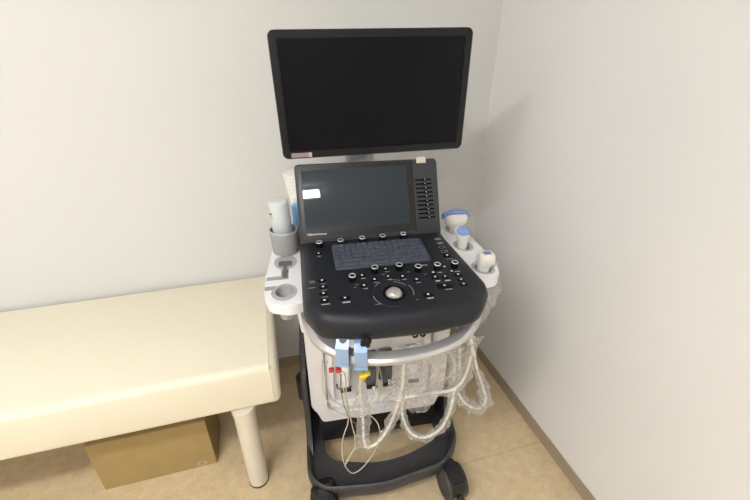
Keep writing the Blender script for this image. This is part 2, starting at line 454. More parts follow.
# rising side arms that hug the body
for s in (-1, 1):
    bm = bmesh.new(); cx = .0 if s < 0 else .012
    pr = [(-.17, .105), (-.12, .145), (-.085, .21), (-.07, .30), (-.06, .46), (.30, .46), (.34, .12), (.1, .09)]
    pr = roundpoly([(y_, z_, .03) for y_, z_ in pr], 5)
    x0, x1 = cx + s * .262, cx + s * .283
    lo = [[(x0, y_, z_) for y_, z_ in pr], [(x1 - s * .006, y_, z_) for y_, z_ in pr], [(x1, y_, z_) for y_, z_ in inset(pr, .006)]]
    loft(bm, lo, True, True)
    obj('side_guard', bm, M['base'], us, 50)
bm = nbox((0.005, .13, .155), (.47, .42, .125), .01)
obj('lower_chassis', bm, M['black'], us)

# --- body column
body_front = roundpoly([(-.252, .80, .02), (-.252, .31, .05), (-.236, .285, .02), (-.215, .222, .02), (.228, .222, .02), (.248, .285, .02), (.262, .31, .05), (.262, .80, .02)], 5)
rec = roundpoly([(-.195, .66, .03), (-.195, .262, .05), (.205, .262, .05), (.205, .66, .03)], 6)
bm = bmesh.new()
plate(bm, body_front, [rec], -.02, .012, lambda x, y, z: (x, -.09 + .012 - z, y))
obj('front_cover', bm, M['offwhite'], us, 40)
bm = bmesh.new(); box(bm, (.005, .125, .515), (.508, .37, .57), .02, 3)
obj('body', bm, M['offwhite'], us)
bm = bmesh.new(); plate(bm, inset(rec, .006), [inset(rec, .03)], 0, .012, lambda x, y, z: (x, -.06 - z, y))
obj('recess_liner', bm, M['white'], us)
# transducer ports with plugs
for i, px in enumerate((-.125, -.03, .03, .125)):
    bm = bmesh.new(); box(bm, (px, -.068, .455), (.05, .012, .15), .006)
    pt = obj('probe_port', bm, M['port'] if i in (1, 2) else M['offwhite'], us)
    bm = bmesh.new(); box(bm, (px, -.092, .455), (.036, .045, .125), .008, 3); box(bm, (px, -.118, .455), (.024, .012, .07), .004)
    obj('plug', bm, M['port'] if i in (1, 2) else M['white'], pt)
    bm = bmesh.new(); box(bm, (px, -.125, .41), (.04, .008, .012), .002); obj('latch', bm, M['black'], pt)
bm = bmesh.new(); tube(bm, [(-.155, -.10, .42), (-.15, -.125, .425), (-.115, -.125, .42), (-.105, -.10, .40), (-.13, -.11, .39)], .0035, 6); obj('cable_hook', bm, M['port'], us)

# upper neck of the body below the console, and rear deck
bm = bmesh.new()
nk = roundpoly([(-.225, .30, .05), (-.225, -.30, .08), (.0, -.345, .3), (.225, -.30, .08), (.225, .30, .05)], 6)
loft(bm, [lay(inset(nk, .045), .77), lay(inset(nk, .012), .80), lay(nk, .84), lay(nk, .905)], True, True)
obj('console_bracket', bm, M['offwhite'], us, 50)

# --- console, sloping 6 degrees up towards the back
SL = R(6); y0, z0 = -.107, .998
def surf(x, y, h=0.0):
    return (x, y - h * math.sin(SL), z0 + (y - y0) * math.tan(SL) + h * math.cos(SL))
con = roundpoly([(-.237, .07, .03), (-.233, -.36, .06), (-.200, -.423, .05), (-.10, -.445, .3), (.06, -.449, .3), (.180, -.430, .05), (.232, -.365, .06), (.200, -.13, .15), (.194, .07, .03)], 8)
con = resample(con, 140)
def cl(d, h, extra=0.0): return [surf(x, y - extra * max(0, (-y - .30) / .15), h) for x, y in inset(con, d)]
bm = bmesh.new()
loft(bm, [cl(.05, -.068), cl(.014, -.070), cl(.004, -.065), cl(-.001, -.056), cl(-.001, -.030, .003), cl(.006, -.012, .0), cl(.014, -.004), cl(.024, -.0006), cl(.034, 0)], True, True)
console = obj('control_console', bm, M['console'], us, 50)
S4 = lambda x, y, h=0: Matrix.Translation(surf(x, y, h)) @ Matrix.Rotation(SL, 4, 'X')
SR = Matrix.Rotation(SL, 4, 'X')

# keyboard under a silicone cover
kb = [(-.147, -.139), (.113, -.135), (.113, -.249), (-.145, -.2545)]
bm = bmesh.new()
kbo = roundpoly([(x, y, .006) for x, y in kb], 4)
loft(bm, [[surf(x, y, 0) for x, y in kbo], [surf(x, y, .003) for x, y in kbo], [surf(x, y, .004) for x, y in inset(kbo, .0015)]], True, True)
kbd = obj('keyboard', bm, M['keybase'], us, 40)
rows = 6; cols = 15
kmesh = None
for r in range(rows):
    yy = -.146 - r * .0186
    for c in range(cols if r < 5 else 8):
        if r < 5: xx = -.1365 + c * .01665; w_ = .0145
        else:
            xs = [-.1345, -.115, -.096, -.0425, .012, .034, .065, .092]; ws = [.016, .016, .016, .075, .018, .018, .024, .024]; xx = xs[c]; w_ = ws[c]
        bm = bmesh.new(); box(bm, (0, 0, .0), (w_, .0155, .004), .0015, 2)
        k = obj('key', bm, M['key'], kbd, 40); k.location = surf(xx, yy, .0055); k.rotation_euler = (SL, 0, 0)

# knobs
def knob(x, y):
    bm = bmesh.new(); lathe(bm, (0, 0, 0), [(0, 0), (.0104, 0), (.0101, .0145), (0, .0145)], 28)
    k = obj('rotary_knob', bm, M['knob'], us, 40); k.location = surf(x, y, 0); k.rotation_euler = (SL, 0, 0)
    bm = bmesh.new(); lathe(bm, (0, 0, .0143), [(.0092, -.001), (.0092, .0012), (.0085, .002), (.0064, .0016), (.0060, -.0004)], 28)
    obj('ring', bm, M['ring'], k, 50)
    bm = bmesh.new(); lathe(bm, (0, 0, .0142), [(.0062, 0), (0, .0004)], 24); obj('cap', bm, M['knob'], k, 50)
    return k
for x, y in [(-.1816, -.1303), (-.1211, -.1288), (-.0586, -.1246), (.002, -.1226), (.064, -.1205), (-.1106, -.2983), (-.049, -.2718), (.0158, -.2708), (.0628, -.2849), (.1144, -.284), (.163, -.2825)]:
    knob(x + .0015, y - .001)

def button(x, y, w, d, kind='oval', icon=True, rnd=None, leg=None):
    bm = bmesh.new()
    ol = circle2(0, 0, w / 2, 24, d / 2) if kind == 'oval' else roundpoly([(-w / 2, -d / 2, .002), (w / 2, -d / 2, .002), (w / 2, d / 2, .002), (-w / 2, d / 2, .002)], 3)
    loft(bm, [lay(ol, 0), lay(ol, .0018), lay(inset(ol, .0012), .0028)], True, True)
    b = obj('button', bm, M['knob'], us, 40); b.location = surf(x, y, .0); b.rotation_euler = (SL, 0, 0)
    if icon:
        bm = bmesh.new(); box(bm, (0, 0, .0031), (.0050, .0045, .0004), .0001, 1); obj('icon', bm, M['print'], b, 0)
    return b
def legend(x, y, w, h=.0016, m='print_dim'):
    n = max(2, int(w / .0022)); s = w / n
    for k in range(n):
        v = box(LEG[m], (0, 0, 0), (s * .78, 1.15 * h * (.7 + .3 * ((k * 7) % 3) / 2), .0002)); bmesh.ops.transform(LEG[m], matrix=S4(x - w / 2 + s * (k + .5), y, .0003), verts=v)
LEG = {'print': bmesh.new(), 'print_dim': bmesh.new()}
for x, y in [(-.1836, -.2903), (-.1829, -.3161), (-.1835, -.3407), (-.1829, -.3661)]:
    button(x, y, .023, .0135)
legend(-.181, -.378, .02, .002, 'print'); legend(-.208, -.288, .014); legend(-.208, -.294, .014); legend(-.21, -.314, .018, .0016); legend(-.181, -.302, .012); legend(-.181, -.327, .014); legend(-.181, -.352, .014)
button(-.1351, -.3649, .030, .0145); legend(-.1335, -.3785, .018, .0035, 'print')
button(-.1847, -.1691, .021, .0115); legend(-.1837, -.181, .009, .003)
button(.0612, -.3836, .026, .0135, 'rect'); legend(.064, -.3955, .016, .0035, 'print')
for x, y in [(-.0825, -.2856), (-.0839, -.3261), (-.0542, -.3068), (-.0179, -.2678), (-.0182, -.3), (.0181, -.3058), (.0499, -.3233)]:
    button(x, y, .017, .0135); legend(x + .002, y - .0105, .012, .0024)
for x, y, w in [(.1001, -.3017, .008), (.0992, -.3207, .018), (.1251, -.3227, .017), (.1113, -.3575, .040), (.1611, -.3199, .019), (.1610, -.3409, .019), (.1605, -.3591, .019)]:
    button(x, y, w, .0115 if w < .03 else .017, 'rect')
button(.1372, -.2830, .006, .006); button(.1493, -.3047, .006, .006)
legend(.119, -.302, .012, .003); legend(.102, -.3355, .012, .004, 'print'); legend(.127, -.3375, .014, .004, 'print'); legend(.118, -.371, .018, .003); legend(.165, -.305, .016, .003)
legend(-.100, -.318, .008); legend(.038, -.2875, .008); legend(-.028, -.287, .008); legend(.0795, -.3035, .008); legend(.088, -.265, .016, .0018, 'print'); legend(.083, -.1375, .014); legend(-.094, -.1375, .01); legend(-.034, -.1335, .01)
legend(-.106, -.3275, .008); legend(-.063, -.397, .012); legend(.031, -.396, .006)
# outlined keys in the top right column
for i, (x, y) in enumerate([(.1632, -.1487), (.1633, -.1708), (.1621, -.192), (.1609, -.2125), (.1625, -.2328)]):
    b = button(x, y, .019, .013, 'rect', icon=(i == 4))
    if i < 4:
        bm = bmesh.new(); ol = roundpoly([(-.0085, -.0055, .002), (.0085, -.0055, .002), (.0085, .0055, .002), (-.0085, .0055, .002)], 3)
        plate(bm, ol, [inset(ol, .0009)], .0028, .0031); obj('outline', bm, M['print_dim'], b, 0)
        if i < 2:
            bm = bmesh.new(); box(bm, (0, 0, .003), (.011, .0035, .0003)); obj('icon', bm, M['print_dim'], b, 0)
legend(.163, -.2475, .018, .001)
for m_, b_ in LEG.items():
    obj('printed_legend', b_, M[m_], us, 0)

# trackball
tx, ty = -.0177, -.366
bm = bmesh.new(); lathe(bm, (0, 0, 0), [(.047, 0), (.046, .0018), (.040, .0022), (.034, .0008), (.0280, .0008)], 56)
tr_ = obj('trackball', bm, M['console'], us, 50); tr_.location = surf(tx, ty, .0); tr_.rotation_euler = (SL, 0, 0)
bm = bmesh.new(); bmesh.ops.create_uvsphere(bm, u_segments=40, v_segments=24, radius=.0215); bmesh.ops.translate(bm, verts=bm.verts, vec=(0, 0, -.006))
obj('ball', bm, M['ball'], tr_, 80)
bm = bmesh.new(); lathe(bm, (0, 0, 0), [(.0275, .0012), (.0262, .0045), (.0235, .0045), (.0215, -.003)], 48); obj('socket_ring', bm, M['knob'], tr_, 60)
bm = bmesh.new()
for a0, a1, r_ in ((118, 142, .051), (185, 225, .051), (60, 92, .051), (-18, 28, .0475), (35, 80, .043)):
    n = 14; pv = None
    for k in range(n + 1):
        a = R(a0 + (a1 - a0) * k / n); q = [bm.verts.new((rr * math.cos(a), rr * math.sin(a), .0024)) for rr in (r_ - .0005, r_ + .0006)]
        if pv: bm.faces.new((pv[0], pv[1], q[1], q[0]))
        pv = q
obj('arc_mark', bm, M['print_dim'], tr_, 0)

# --- touch panel, tilted 24 degrees
TPo = Vector((-.232, -.1075, .9975)); V_ = Vector((0, .0905, .2045)).normalized(); N_ = Vector((1, 0, 0)).cross(V_)
TP4 = Matrix(((1, 0, N_.x, TPo.x), (0, V_.y, N_.y, TPo.y), (0, V_.z, N_.z, TPo.z), (0, 0, 0, 1)))
def tp(bm): bmesh.ops.transform(bm, matrix=TP4, verts=bm.verts); return bm
ol = roundpoly([(0, -.004, .004), (.42, -.004, .004), (.42, .2236, .012), (0, .2236, .012)], 6)
bm = bmesh.new(); loft(bm, [lay(inset(ol, .012), -.032), lay(inset(ol, .002), -.026), lay(ol, -.02), lay(ol, -.003), lay(inset(ol, .003), 0)], True, True)
touch = obj('touch_panel', tp(bm), M['panel'], us, 50)
ol = roundpoly([(.008, .012, .003), (.345, .012, .003), (.345, .218, .003), (.008, .218, .003)], 3)
bm = bmesh.new(); loft(bm, [lay(ol, -.001), lay(ol, .0008)], True, True); obj('glass_frame', tp(bm), M['frame'], touch, 40)
bm = bmesh.new(); loft(bm, [lay(q, z_) for q, z_ in ((roundpoly([(.0185, .036, .001), (.325, .036, .001), (.325, .205, .001), (.0185, .205, .001)], 2), .0003), (roundpoly([(.0185, .036, .001), (.325, .036, .001), (.325, .205, .001), (.0185, .205, .001)], 2), .0011))], True, True)
obj('touch_screen', tp(bm), M['glass'], touch, 40)
bm = text_bm('VERSANA Premier', .0074, Matrix.Translation((.0195, .0205, .0010)) @ Matrix.Scale(1.0, 4))
obj('lettering', tp(bm), M['print'], touch, 0)
for k in range(10):
    v = .1612 - k * (.1612 - .0485) / 9; dx = k * .0005
    bm = bmesh.new(); box(bm, (.3745 + dx, v, .0004), (.050, .0046, .0012), .0004, 1)
    sl = obj('slider', tp(bm), M['slit'], touch, 40)
    bm = bmesh.new(); box(bm, (.377 + dx * 1.6, v - .0005, .003), (.011, .0075, .005), .0015, 2); kn = obj('slider_cap', tp(bm), M['slit'], sl, 40)
    bm = bmesh.new(); box(bm, (.3775 + dx * 1.6, v + .0005, .0058), (.0026, .0026, .0005), .0002, 1); obj('slider_mark', tp(bm), M['print'], kn, 0)
bm = bmesh.new(); box(bm, (.3715, .2195, .0006), (.029, .0175, .0014), .0004, 1)
s_ = obj('sticker', tp(bm), M['sticker_white'], touch, 0); s_['label'] = 'small cream sticker on the top edge'
bm = bmesh.new(); box(bm, (-.02, -.02, .985), (.30, .10, .11), .02, 3, Matrix.Rotation(R(-20), 4, 'X')); obj('panel_hinge', bm, M['panel'], us)

# --- monitor on its arm
MT = Matrix.Translation((.0042, -.002, 1.3765)) @ Matrix.Rotation(R(-1.15), 4, 'Y') @ Matrix.Rotation(R(3.0), 4, 'X')
def mt(bm): bmesh.ops.transform(bm, matrix=MT, verts=bm.verts); return bm
xz = lambda poly, y: [(x, y, z) for x, z in poly]
W2, H2 = .2672, .1605
ol = roundpoly([(-W2, -H2, .016), (W2, -H2, .016), (W2, H2, .016), (-W2, H2, .016)], 7)
il = roundpoly([(-W2 + .020, -H2 + .021, .001), (W2 - .020, -H2 + .021, .001), (W2 - .020, H2 - .019, .001), (-W2 + .020, H2 - .019, .001)], 7)
bm = bmesh.new(); loft(bm, [xz(il, .004), xz(il, 0), xz(inset(ol, .002), 0), xz(ol, .0025), xz(ol, .022), xz(inset(ol, .03), .036), xz(inset(ol, .08), .05)], True, True)
mon = obj('monitor', mt(bm), M['bezel'], us, 40)
bm = bmesh.new(); box(bm, (0, .0035, .001), (2 * W2 - .0402, .002, 2 * H2 - .0402)); obj('screen', mt(bm), M['screen'], mon, 0)
bm = bmesh.new(); box(bm, (-.2185, -.0006, -.1502), (.050, .001, .0125), .0002, 1); s_ = obj('sticker', mt(bm), M['sticker_pink'], mon, 0); s_['label'] = 'pinkish grey sticker on the lower left bezel'
bm = bmesh.new(); box(bm, (-.1905, -.0014, -.1502), (.009, .001, .0125), .0002, 1); obj('sticker_end', mt(bm), M['sticker_white'], mon, 0)
bm = bmesh.new(); box(bm, (-.035, .075, 1.33), (.11, .05, .11), .01); box(bm, (-.035, .09, 1.20), (.062, .035, .22), .01)
obj('monitor_arm', bm, mat('arm_paint', (.62, .63, .65), .35, metal=.2), us)
bm = bmesh.new(); box(bm, (-.03, .13, 1.05), (.10, .10, .36), .02); box(bm, (-.035, .11, 1.16), (.085, .06, .05), .01); obj('monitor_post', bm, M['white'], us)
bm = bmesh.new(); box(bm, (0.0, .17, .91), (.52, .25, .12), .025, 3); obj('rear_deck', bm, M['white'], us)

# --- silver handle sweeping round the front
hp = [(-.222, -.13, .882), (-.218, -.23, .877), (-.208, -.310, .864), (-.180, -.378, .853), (-.132, -.424, .848), (-.07, -.446, .847), (0, -.449, .847), (.07, -.442, .849), (.135, -.420, .853), (.186, -.370, .861), (.210, -.305, .871), (.222, -.23, .880), (.226, -.13, .884)]
path = spline(hp, 8)
def hs(i, t):
    e_ = abs(2 * t - 1); k = max(0, min(1, (e_ - .32) / .30)); k = k * k * (3 - 2 * k)
    w, h = .0140 + .0165 * k, .0150 + .006 * k
    # flat top leaning outwards, rounded lip along the outer lower edge
    o_ = roundpoly([(-w, h, .004), (w * .55, h * .45, .006), (w, -h * .05, .006), (w * .92, -h * .8, .007), (-w, -h, .005)], 4)
    return o_
bm = bmesh.new(); sweep(bm, path, hs, True, (0, 0, 1)); obj('handle', bm, M['silver'], us, 40)
bm = bmesh.new()
for sx in (.045, .066):
    lathe(bm, (sx, -.352, .826), [(.004, 0), (.009, 0), (.009, .004), (.004, .004), (.004, 0)], 16, Matrix.Rotation(R(70), 4, 'X'))
box(bm, (.055, -.345, .829), (.045, .012, .014), .004)
obj('cable_clip', bm, M['black'], us)

# --- side holder trays
def mirror(pts, s, c=0.0): return [(c + s * (x - c), y) for x, y in pts]
TZ = .93
def hole_arc(c, rx, ry, a0, a1, n=26):
    # clockwise from a0 down to a1 (degrees), a1 may be less than a0
    return [(c[0] + rx * math.cos(R(a0 + (a1 - a0) * k / n)), c[1] + ry * math.sin(R(a0 + (a1 - a0) * k / n))) for k in range(n + 1)]
left = roundpoly([(-.228, .20, .02), (-.228, -.300, .01), (-.262, -.316, .04), (-.318, -.296, .04), (-.334, -.24, .03)], 6)
arc = hole_arc
# slot at the round holder: enter along the lower lip, go round counter-clockwise, leave along the upper lip
slot2 = [(-.334, -.234), (-.312, -.234)] + arc((-.281, -.246), .0335, .041, 162, 482 - 6, 30) + [(-.300, -.207), (-.334, -.207)]
slot1 = [(-.334, -.184), (-.272, -.184), (-.272, -.135)] + arc((-.281, -.084), .033, .047, -72, 252, 30) + [(-.292, -.135), (-.292, -.158), (-.334, -.158)]
left = left + slot2 + slot1 + roundpoly([(-.334, .17, .04), (-.31, .21, .03), (-.27, .205, 0)], 6)
bm = bmesh.new()
plate(bm, left, [], TZ - .028, TZ)
lt = obj('left_holder_tray', bm, M['white'], us, 30)
# grey liners set a little lower, with dark plates painting the shade inside the openings
bm = bmesh.new()
l1 = circle2(-.281, -.084, .0325, 30, .0465); h1 = roundpoly([(-.302, -.108, .008), (-.262, -.108, .008), (-.262, -.070, .008), (-.302, -.070, .008)], 4)
plate(bm, l1, [h1], TZ - .020, TZ - .0015)
obj('holder_liner', bm, M['grey'], lt, 30)
bm = bmesh.new(); box(bm, (-.302, -.171, TZ - .010), (.060, .0256, .012)); box(bm, (-.282, -.147, TZ - .011), (.0196, .028, .012))
obj('slot_floor', bm, M['floor_grey'], lt, 30)
bm = bmesh.new(); l2 = circle2(-.281, -.246, .033, 30, .0405); plate(bm, l2, [circle2(-.281, -.242, .0235, 30, .028)], TZ - .020, TZ - .0015)
obj('holder_liner', bm, M['grey'], lt, 30)
bm = bmesh.new(); box(bm, (-.319, -.2205, TZ - .010), (.028, .0266, .012))
obj('slot_floor', bm, M['floor_grey'], lt, 30)
bm = bmesh.new(); box(bm, (-.282, -.089, TZ - .006), (.046, .044, .004)); obj('opening_shade', bm, M['slot'], lt, 30)
bm = bmesh.new(); box(bm, (-.282, -.138, TZ - .0008), (.011, .065, .0012)); obj('opening_shade', bm, M['slot'], lt, 30)
bm = bmesh.new(); lathe(bm, (-.281, -.246, TZ - .08), [(.016, 0), (.022, .035), (.030, .055), (.032, .072)], 30); obj('socket', bm, M['grey'], lt, 50)
for yy in (-.225, -.085):
    bm = bmesh.new(); lathe(bm, (-.281, yy, TZ - .078), [(.014, -.004), (.018, 0), (.033, .030), (.037, .052)], 30); obj('holder_cup', bm, M['white'], lt, 50)
# right tray
right = roundpoly([(.205, .20, .02), (.205, -.280, .01), (.250, -.290, .04), (.308, -.275, .045), (.333, -.20, .05), (.328, .17, .04), (.305, .21, .03)], 8)
rh = [(.281, -.222, .033, .040), (.278, -.078, .030, .042), (.293, .045, .030, .042)]
bm = bmesh.new(); plate(bm, right, [circle2(a, b, c, 30, d) for a, b, c, d in rh], TZ - .030, TZ)
rt = obj('right_holder_tray', bm, M['white'], us, 30)
for a, b, c, d in rh:
    bm = bmesh.new()
    plate(bm, circle2(a, b, c - .0005, 30, d - .0005), [circle2(a, b, c - .010, 30, d - .012)], TZ - .022, TZ - .0015)
    lathe(bm, (a, b, TZ - .07), [(c - .012, 0), (c - .009, .05)], 30)
    obj('holder_liner', bm, M['grey'], rt, 50)
for s in (-1, 1):
    bm = bmesh.new(); tube(bm, [(s * .262, -.02, .915), (s * .262, -.02, .84), (s * .258, -.01, .70), (s * .252, 0, .60)], .012, 12); obj('tray_bracket', bm, M['white'], us, 60)

# --- casters
def caster(x, y, rz, wrapped=False, flat=False):
    e_ = bpy.data.objects.new('caster', None); COL.objects.link(e_); e_.parent = us; e_.location = (x, y, 0); e_.rotation_euler = (0, 0, rz); e_.empty_display_size = .02
    r = .060
    for s in (-1, 1):
        bm = bmesh.new(); T = Matrix.Rotation(PI / 2, 4, 'Y')
        lathe(bm, (s * .028, 0, r), [(0, -.007), (.030, -.007), (.041, -.009), (.043, -.012), (.052, -.0125), (.058, -.010), (.060, -.004), (.060, .004), (.058, .010), (.052, .0125), (.043, .012), (.041, .009), (.030, .007), (0, .007)], 48, T)
        obj('wheel', bm, M['tread'], e_, 50)
    bm = bmesh.new(); hood = roundpoly([(-.052, .045, .02), (.020, .030, .02), (.058, .060, .02), (.050, .112, .03), (-.035, .122, .03), (-.060, .085, .02)], 5)
    loft(bm, [[(-.0145, a_, b_) for a_, b_ in hood], [(.0145, a_, b_) for a_, b_ in hood]])
    box(bm, (0, -.006, .118), (.060, .076, .014), .006, 3, Matrix.Rotation(R(0), 4, 'X')); box(bm, (0, -.050, .100), (.050, .016, .040), .006, 3, Matrix.Rotation(R(-18), 4, 'X'))
    obj('housing', bm, M['black'], e_, 50)
    bm = bmesh.new(); box(bm, (0, -.078, .046), (.036, .034, .012), .005, 3, Matrix.Rotation(R(20), 4, 'X')); box(bm, (0, -.058, .062), (.013, .04, .02), .004, 2, Matrix.Rotation(R(-35), 4, 'X'))
    obj('brake_pedal', bm, M['black'], e_, 50)
    if wrapped:
        bm = bmesh.new(); bmesh.ops.create_uvsphere(bm, u_segments=36, v_segments=22, radius=1)
        for v in bm.verts:
            c_ = v.co.copy(); k = 1 + .10 * noise.noise(c_ * 2.3 + Vector((x * 9, 0, 0))) + .05 * noise.noise(c_ * 6)
            q = Vector([math.copysign(abs(t) ** .6, t) for t in c_])
            v.co = Vector((q.x * .052 * k, q.y * .074 * k - .008, .066 + q.z * .064 * k))
            if v.co.z < .004: v.co.z = .004
        obj('plastic_wrap', bm, mat('dark_film', (.012, .012, .013), .12, spec=.9, bump=1.0, bscale=70), e_, 80)
    return e_
caster(-.232, -.300, R(-4), True)
caster(.240, -.305, R(6))
caster(-.285, .262, R(8))
caster(.285, .262, R(-10))
# stems from the casters up to the base
for i, (x, y) in enumerate(((-.232, -.285), (.240, -.285), (-.265, .262), (.275, .262))):
    bm = bmesh.new(); cyl(bm, (x, y + .015, .08), .018, .04, 20); obj('caster_stem', bm, M['black'], us)

# ------------------------------------------------------------------ things carried by the machine
US = Matrix.Translation(MC) @ Matrix.Rotation(PSI, 4, 'Z')
def carried(name, label, cat, loc, group=None):
    """top-level thing whose parts are written in the machine's frame"""
    w = US @ Vector(loc)
    return thing(name, label, cat, w, PSI, group)
def shift(bm, loc): bmesh.ops.translate(bm, verts=bm.verts, vec=-Vector(loc)); return bm

# gel cup + bottle
L0 = (-.281, -.012, .926)
t = carried('gel_cup', 'round grey plastic cup standing in the left holder tray', 'cup', L0)
bm = bmesh.new(); lathe(bm, (0, 0, .0), [(0, .006), (.033, .006), (.036, .012), (.040, .078), (.0415, .080), (.043, .078), (.0395, .006), (.036, .0035), (0, .0035)], 44)
obj('cup_wall', bm, M['midgrey'], t, 50)
bm = bmesh.new(); lathe(bm, (0, 0, .0), [(.0403, .0790), (.0415, .0812), (.0434, .0795), (.0432, .075), (.0428, .075)], 44); obj('rim', bm, M['grey'], t, 60)
LB = (-.281, -.010, .933)
t = carried('gel_bottle', 'clear plastic gel bottle upside down in the grey cup', 'bottle', LB)
TB = Matrix.Rotation(R(-3), 4, 'Y')
bm = bmesh.new(); lathe(bm, (0, 0, 0), [(.010, .012), (.011, .03), (.022, .045), (.0285, .06), (.0300, .10), (.0305, .156), (.0295, .162), (.022, .1645), (.012, .163), (0, .163)], 40, TB)
obj('bottle_body', bm, M['bottle'], t, 70)
bm = bmesh.new(); lathe(bm, (0, 0, 0), [(0, 0), (.009, 0), (.011, .014), (0, .014)], 24, TB); obj('cap', bm, M['white'], t, 50)
bm = bmesh.new()
def patch(bm, z0_, z1_, a0, a1, r):
    n = 6; pv = None
    for k in range(n + 1):
        a = R(a0 + (a1 - a0) * k / n); q = [bm.verts.new(TB @ Vector((r * math.cos(a), r * math.sin(a), z))) for z in (z0_, z1_)]
        if pv: bm.faces.new((pv[0], pv[1], q[1], q[0]))
        pv = q
patch(bm, .128, .134, 205, 228, .0308); obj('label_line', bm, M['darkp'], t, 0)
bm = bmesh.new(); patch(bm, .116, .123, 205, 232, .0308); obj('label_print', bm, M['greenp'], t, 0)
# blue capped thing behind the panel
LC = (-.236, .068, .9705)
t = carried('blue_bottle', 'small bright blue bottle mostly hidden behind the touch panel beside the gel bottle', 'bottle', LC)
bm = bmesh.new(); lathe(bm, (0, 0, 0), [(0, 0), (.018, 0), (.02, .004), (.02, .06), (.0185, .075), (.013, .088), (0, .09)], 32); obj('bottle_body', bm, M['bluecap'], t, 60)
bm = bmesh.new(); lathe(bm, (0, 0, 0), [(0, .089), (.009, .089), (.009, .100), (0, .101)], 24); obj('cap', bm, M['white'], t, 50)
# ribbed white paper roll
LD = (-.212, .142, .9705)
bm = bmesh.new()
prof = [(0, .0)]
for k in range(26):
    z = .004 + k * .0063; prof.append((.036 + .026 * (z / .165) + (.0016 if k % 2 else 0), z))
prof += [(.058, .166), (.02, .167), (.02, .16), (0, .16)]
lathe(bm, (0, 0, 0), prof, 40)
o = obj('paper_roll', bm, M['roll'], None, 20); o.location = US @ Vector(LD); o.rotation_euler = (0, 0, PSI)
tag(o, 'ribbed white roll of paper standing behind the left corner of the touch panel', 'paper roll')

# probes ----------------------------------------------------------
def cable_part(t, loc, pts, r=.0048, m='cable', sub=10):
    bm = bmesh.new(); tube(bm, pts, r, 10, sub); return obj('cable', shift(bm, loc), M[m], t, 80)
def sleeve(t, loc, pts, r, amp, seed, i0=0.0, i1=1.0, m='film', n=14):
    P = dense(pts, .007); a = int(len(P) * i0); b = int(len(P) * i1)
    bm = bmesh.new(); crumple(bm, P[a:b], r, amp, n, seed)
    o = obj('plastic_sleeve', shift(bm, loc), M[m], t, 75); o['label'] = 'crumpled clear plastic sleeve'; return o

A = [(0.283, -0.222, 0.877), (0.280, -0.232, 0.85), (0.268, -0.235, 0.79), (0.257, -0.235, 0.727), (0.268, -0.25, 0.666), (0.292, -0.24, 0.59), (0.316, -0.23, 0.523), (0.352, -0.22, 0.43), (0.371, -0.22, 0.371), (0.361, -0.22, 0.332), (0.323, -0.23, 0.347), (0.275, -0.24, 0.400), (0.243, -0.24, 0.463), (0.231, -0.23, 0.52), (0.240, -0.2, 0.552), (0.232, -0.15, 0.56), (.205, -.12, .52), (.19, -.105, .47)]
B = [(0.278, -0.078, 0.885), (0.285, -0.10, 0.80), (0.302, -0.15, 0.683), (0.284, -0.22, 0.637), (0.269, -0.25, 0.603), (0.254, -0.26, 0.546), (0.229, -0.27, 0.516), (0.197, -0.27, 0.5), (0.139, -0.26, 0.492), (0.082, -0.25, 0.479), (0.032, -0.22, 0.442), (-0.01, -0.17, 0.41), (-0.028, -0.135, 0.42)]
Cc = [(0.293, 0.045, 0.885), (0.292, 0.0, 0.75), (0.290, -0.1, 0.60), (0.262, -0.2, 0.514), (0.218, -0.27, 0.491), (0.212, -0.27, 0.407), (0.192, -0.26, 0.309), (0.143, -0.26, 0.273), (0.087, -0.26, 0.303), (0.054, -0.25, 0.379), (0.048, -0.24, 0.456), (0.045, -0.2, 0.475), (0.030, -0.135, 0.44)]

# convex probe at the back
LP = (.293, .045, .90)
t = carried('ultrasound_probe', 'convex ultrasound probe with wide curved blue lens, farthest back in the right tray', 'probe', LP, 'probes in the right holder tray')
def ell(cx, cy, z, rx, ry, n=28, p=1.0): return [(cx + rx * math.copysign(abs(math.cos(2 * PI * k / n)) ** p, math.cos(2 * PI * k / n)), cy + ry * math.copysign(abs(math.sin(2 * PI * k / n)) ** p, math.sin(2 * PI * k / n)), z) for k in range(n)]
bm = bmesh.new(); loft(bm, [ell(0, 0, -.03, .009, .009), ell(0, 0, 0, .013, .013), ell(0, 0, .03, .0165, .015), ell(.001, 0, .044, .021, .016), ell(.003, -.001, .052, .033, .019, p=.9), ell(.004, -.001, .060, .0405, .021, p=.9), ell(.004, 0, .078, .0435, .020, p=.9), ell(.004, .002, .090, .042, .016, p=.9)])
obj('probe_body', bm, M['cream'], t, 70)
bm = bmesh.new(); n = 20; lo = []
# lens: arched cap following the wide head
sec = []
for k in range(n + 1):
    u = -1 + 2 * k / n; x = .004 + .0455 * u; z = .0855 + .012 * (1 - u * u)
    sec.append([(x, -.004, z - .012), (x, -.010 - .004 * (1 - u * u), z + .001), (x, -.006, z + .005), (x, .004, z + .007), (x, .014, z + .005), (x, .0205, z - .002), (x, .0195, z - .016)])
loft(bm, sec); obj('lens', bm, M['lens'], t, 60)
cable_part(t, LP, Cc); sleeve(t, LP, Cc, .014, .011, 3, .42, .95)

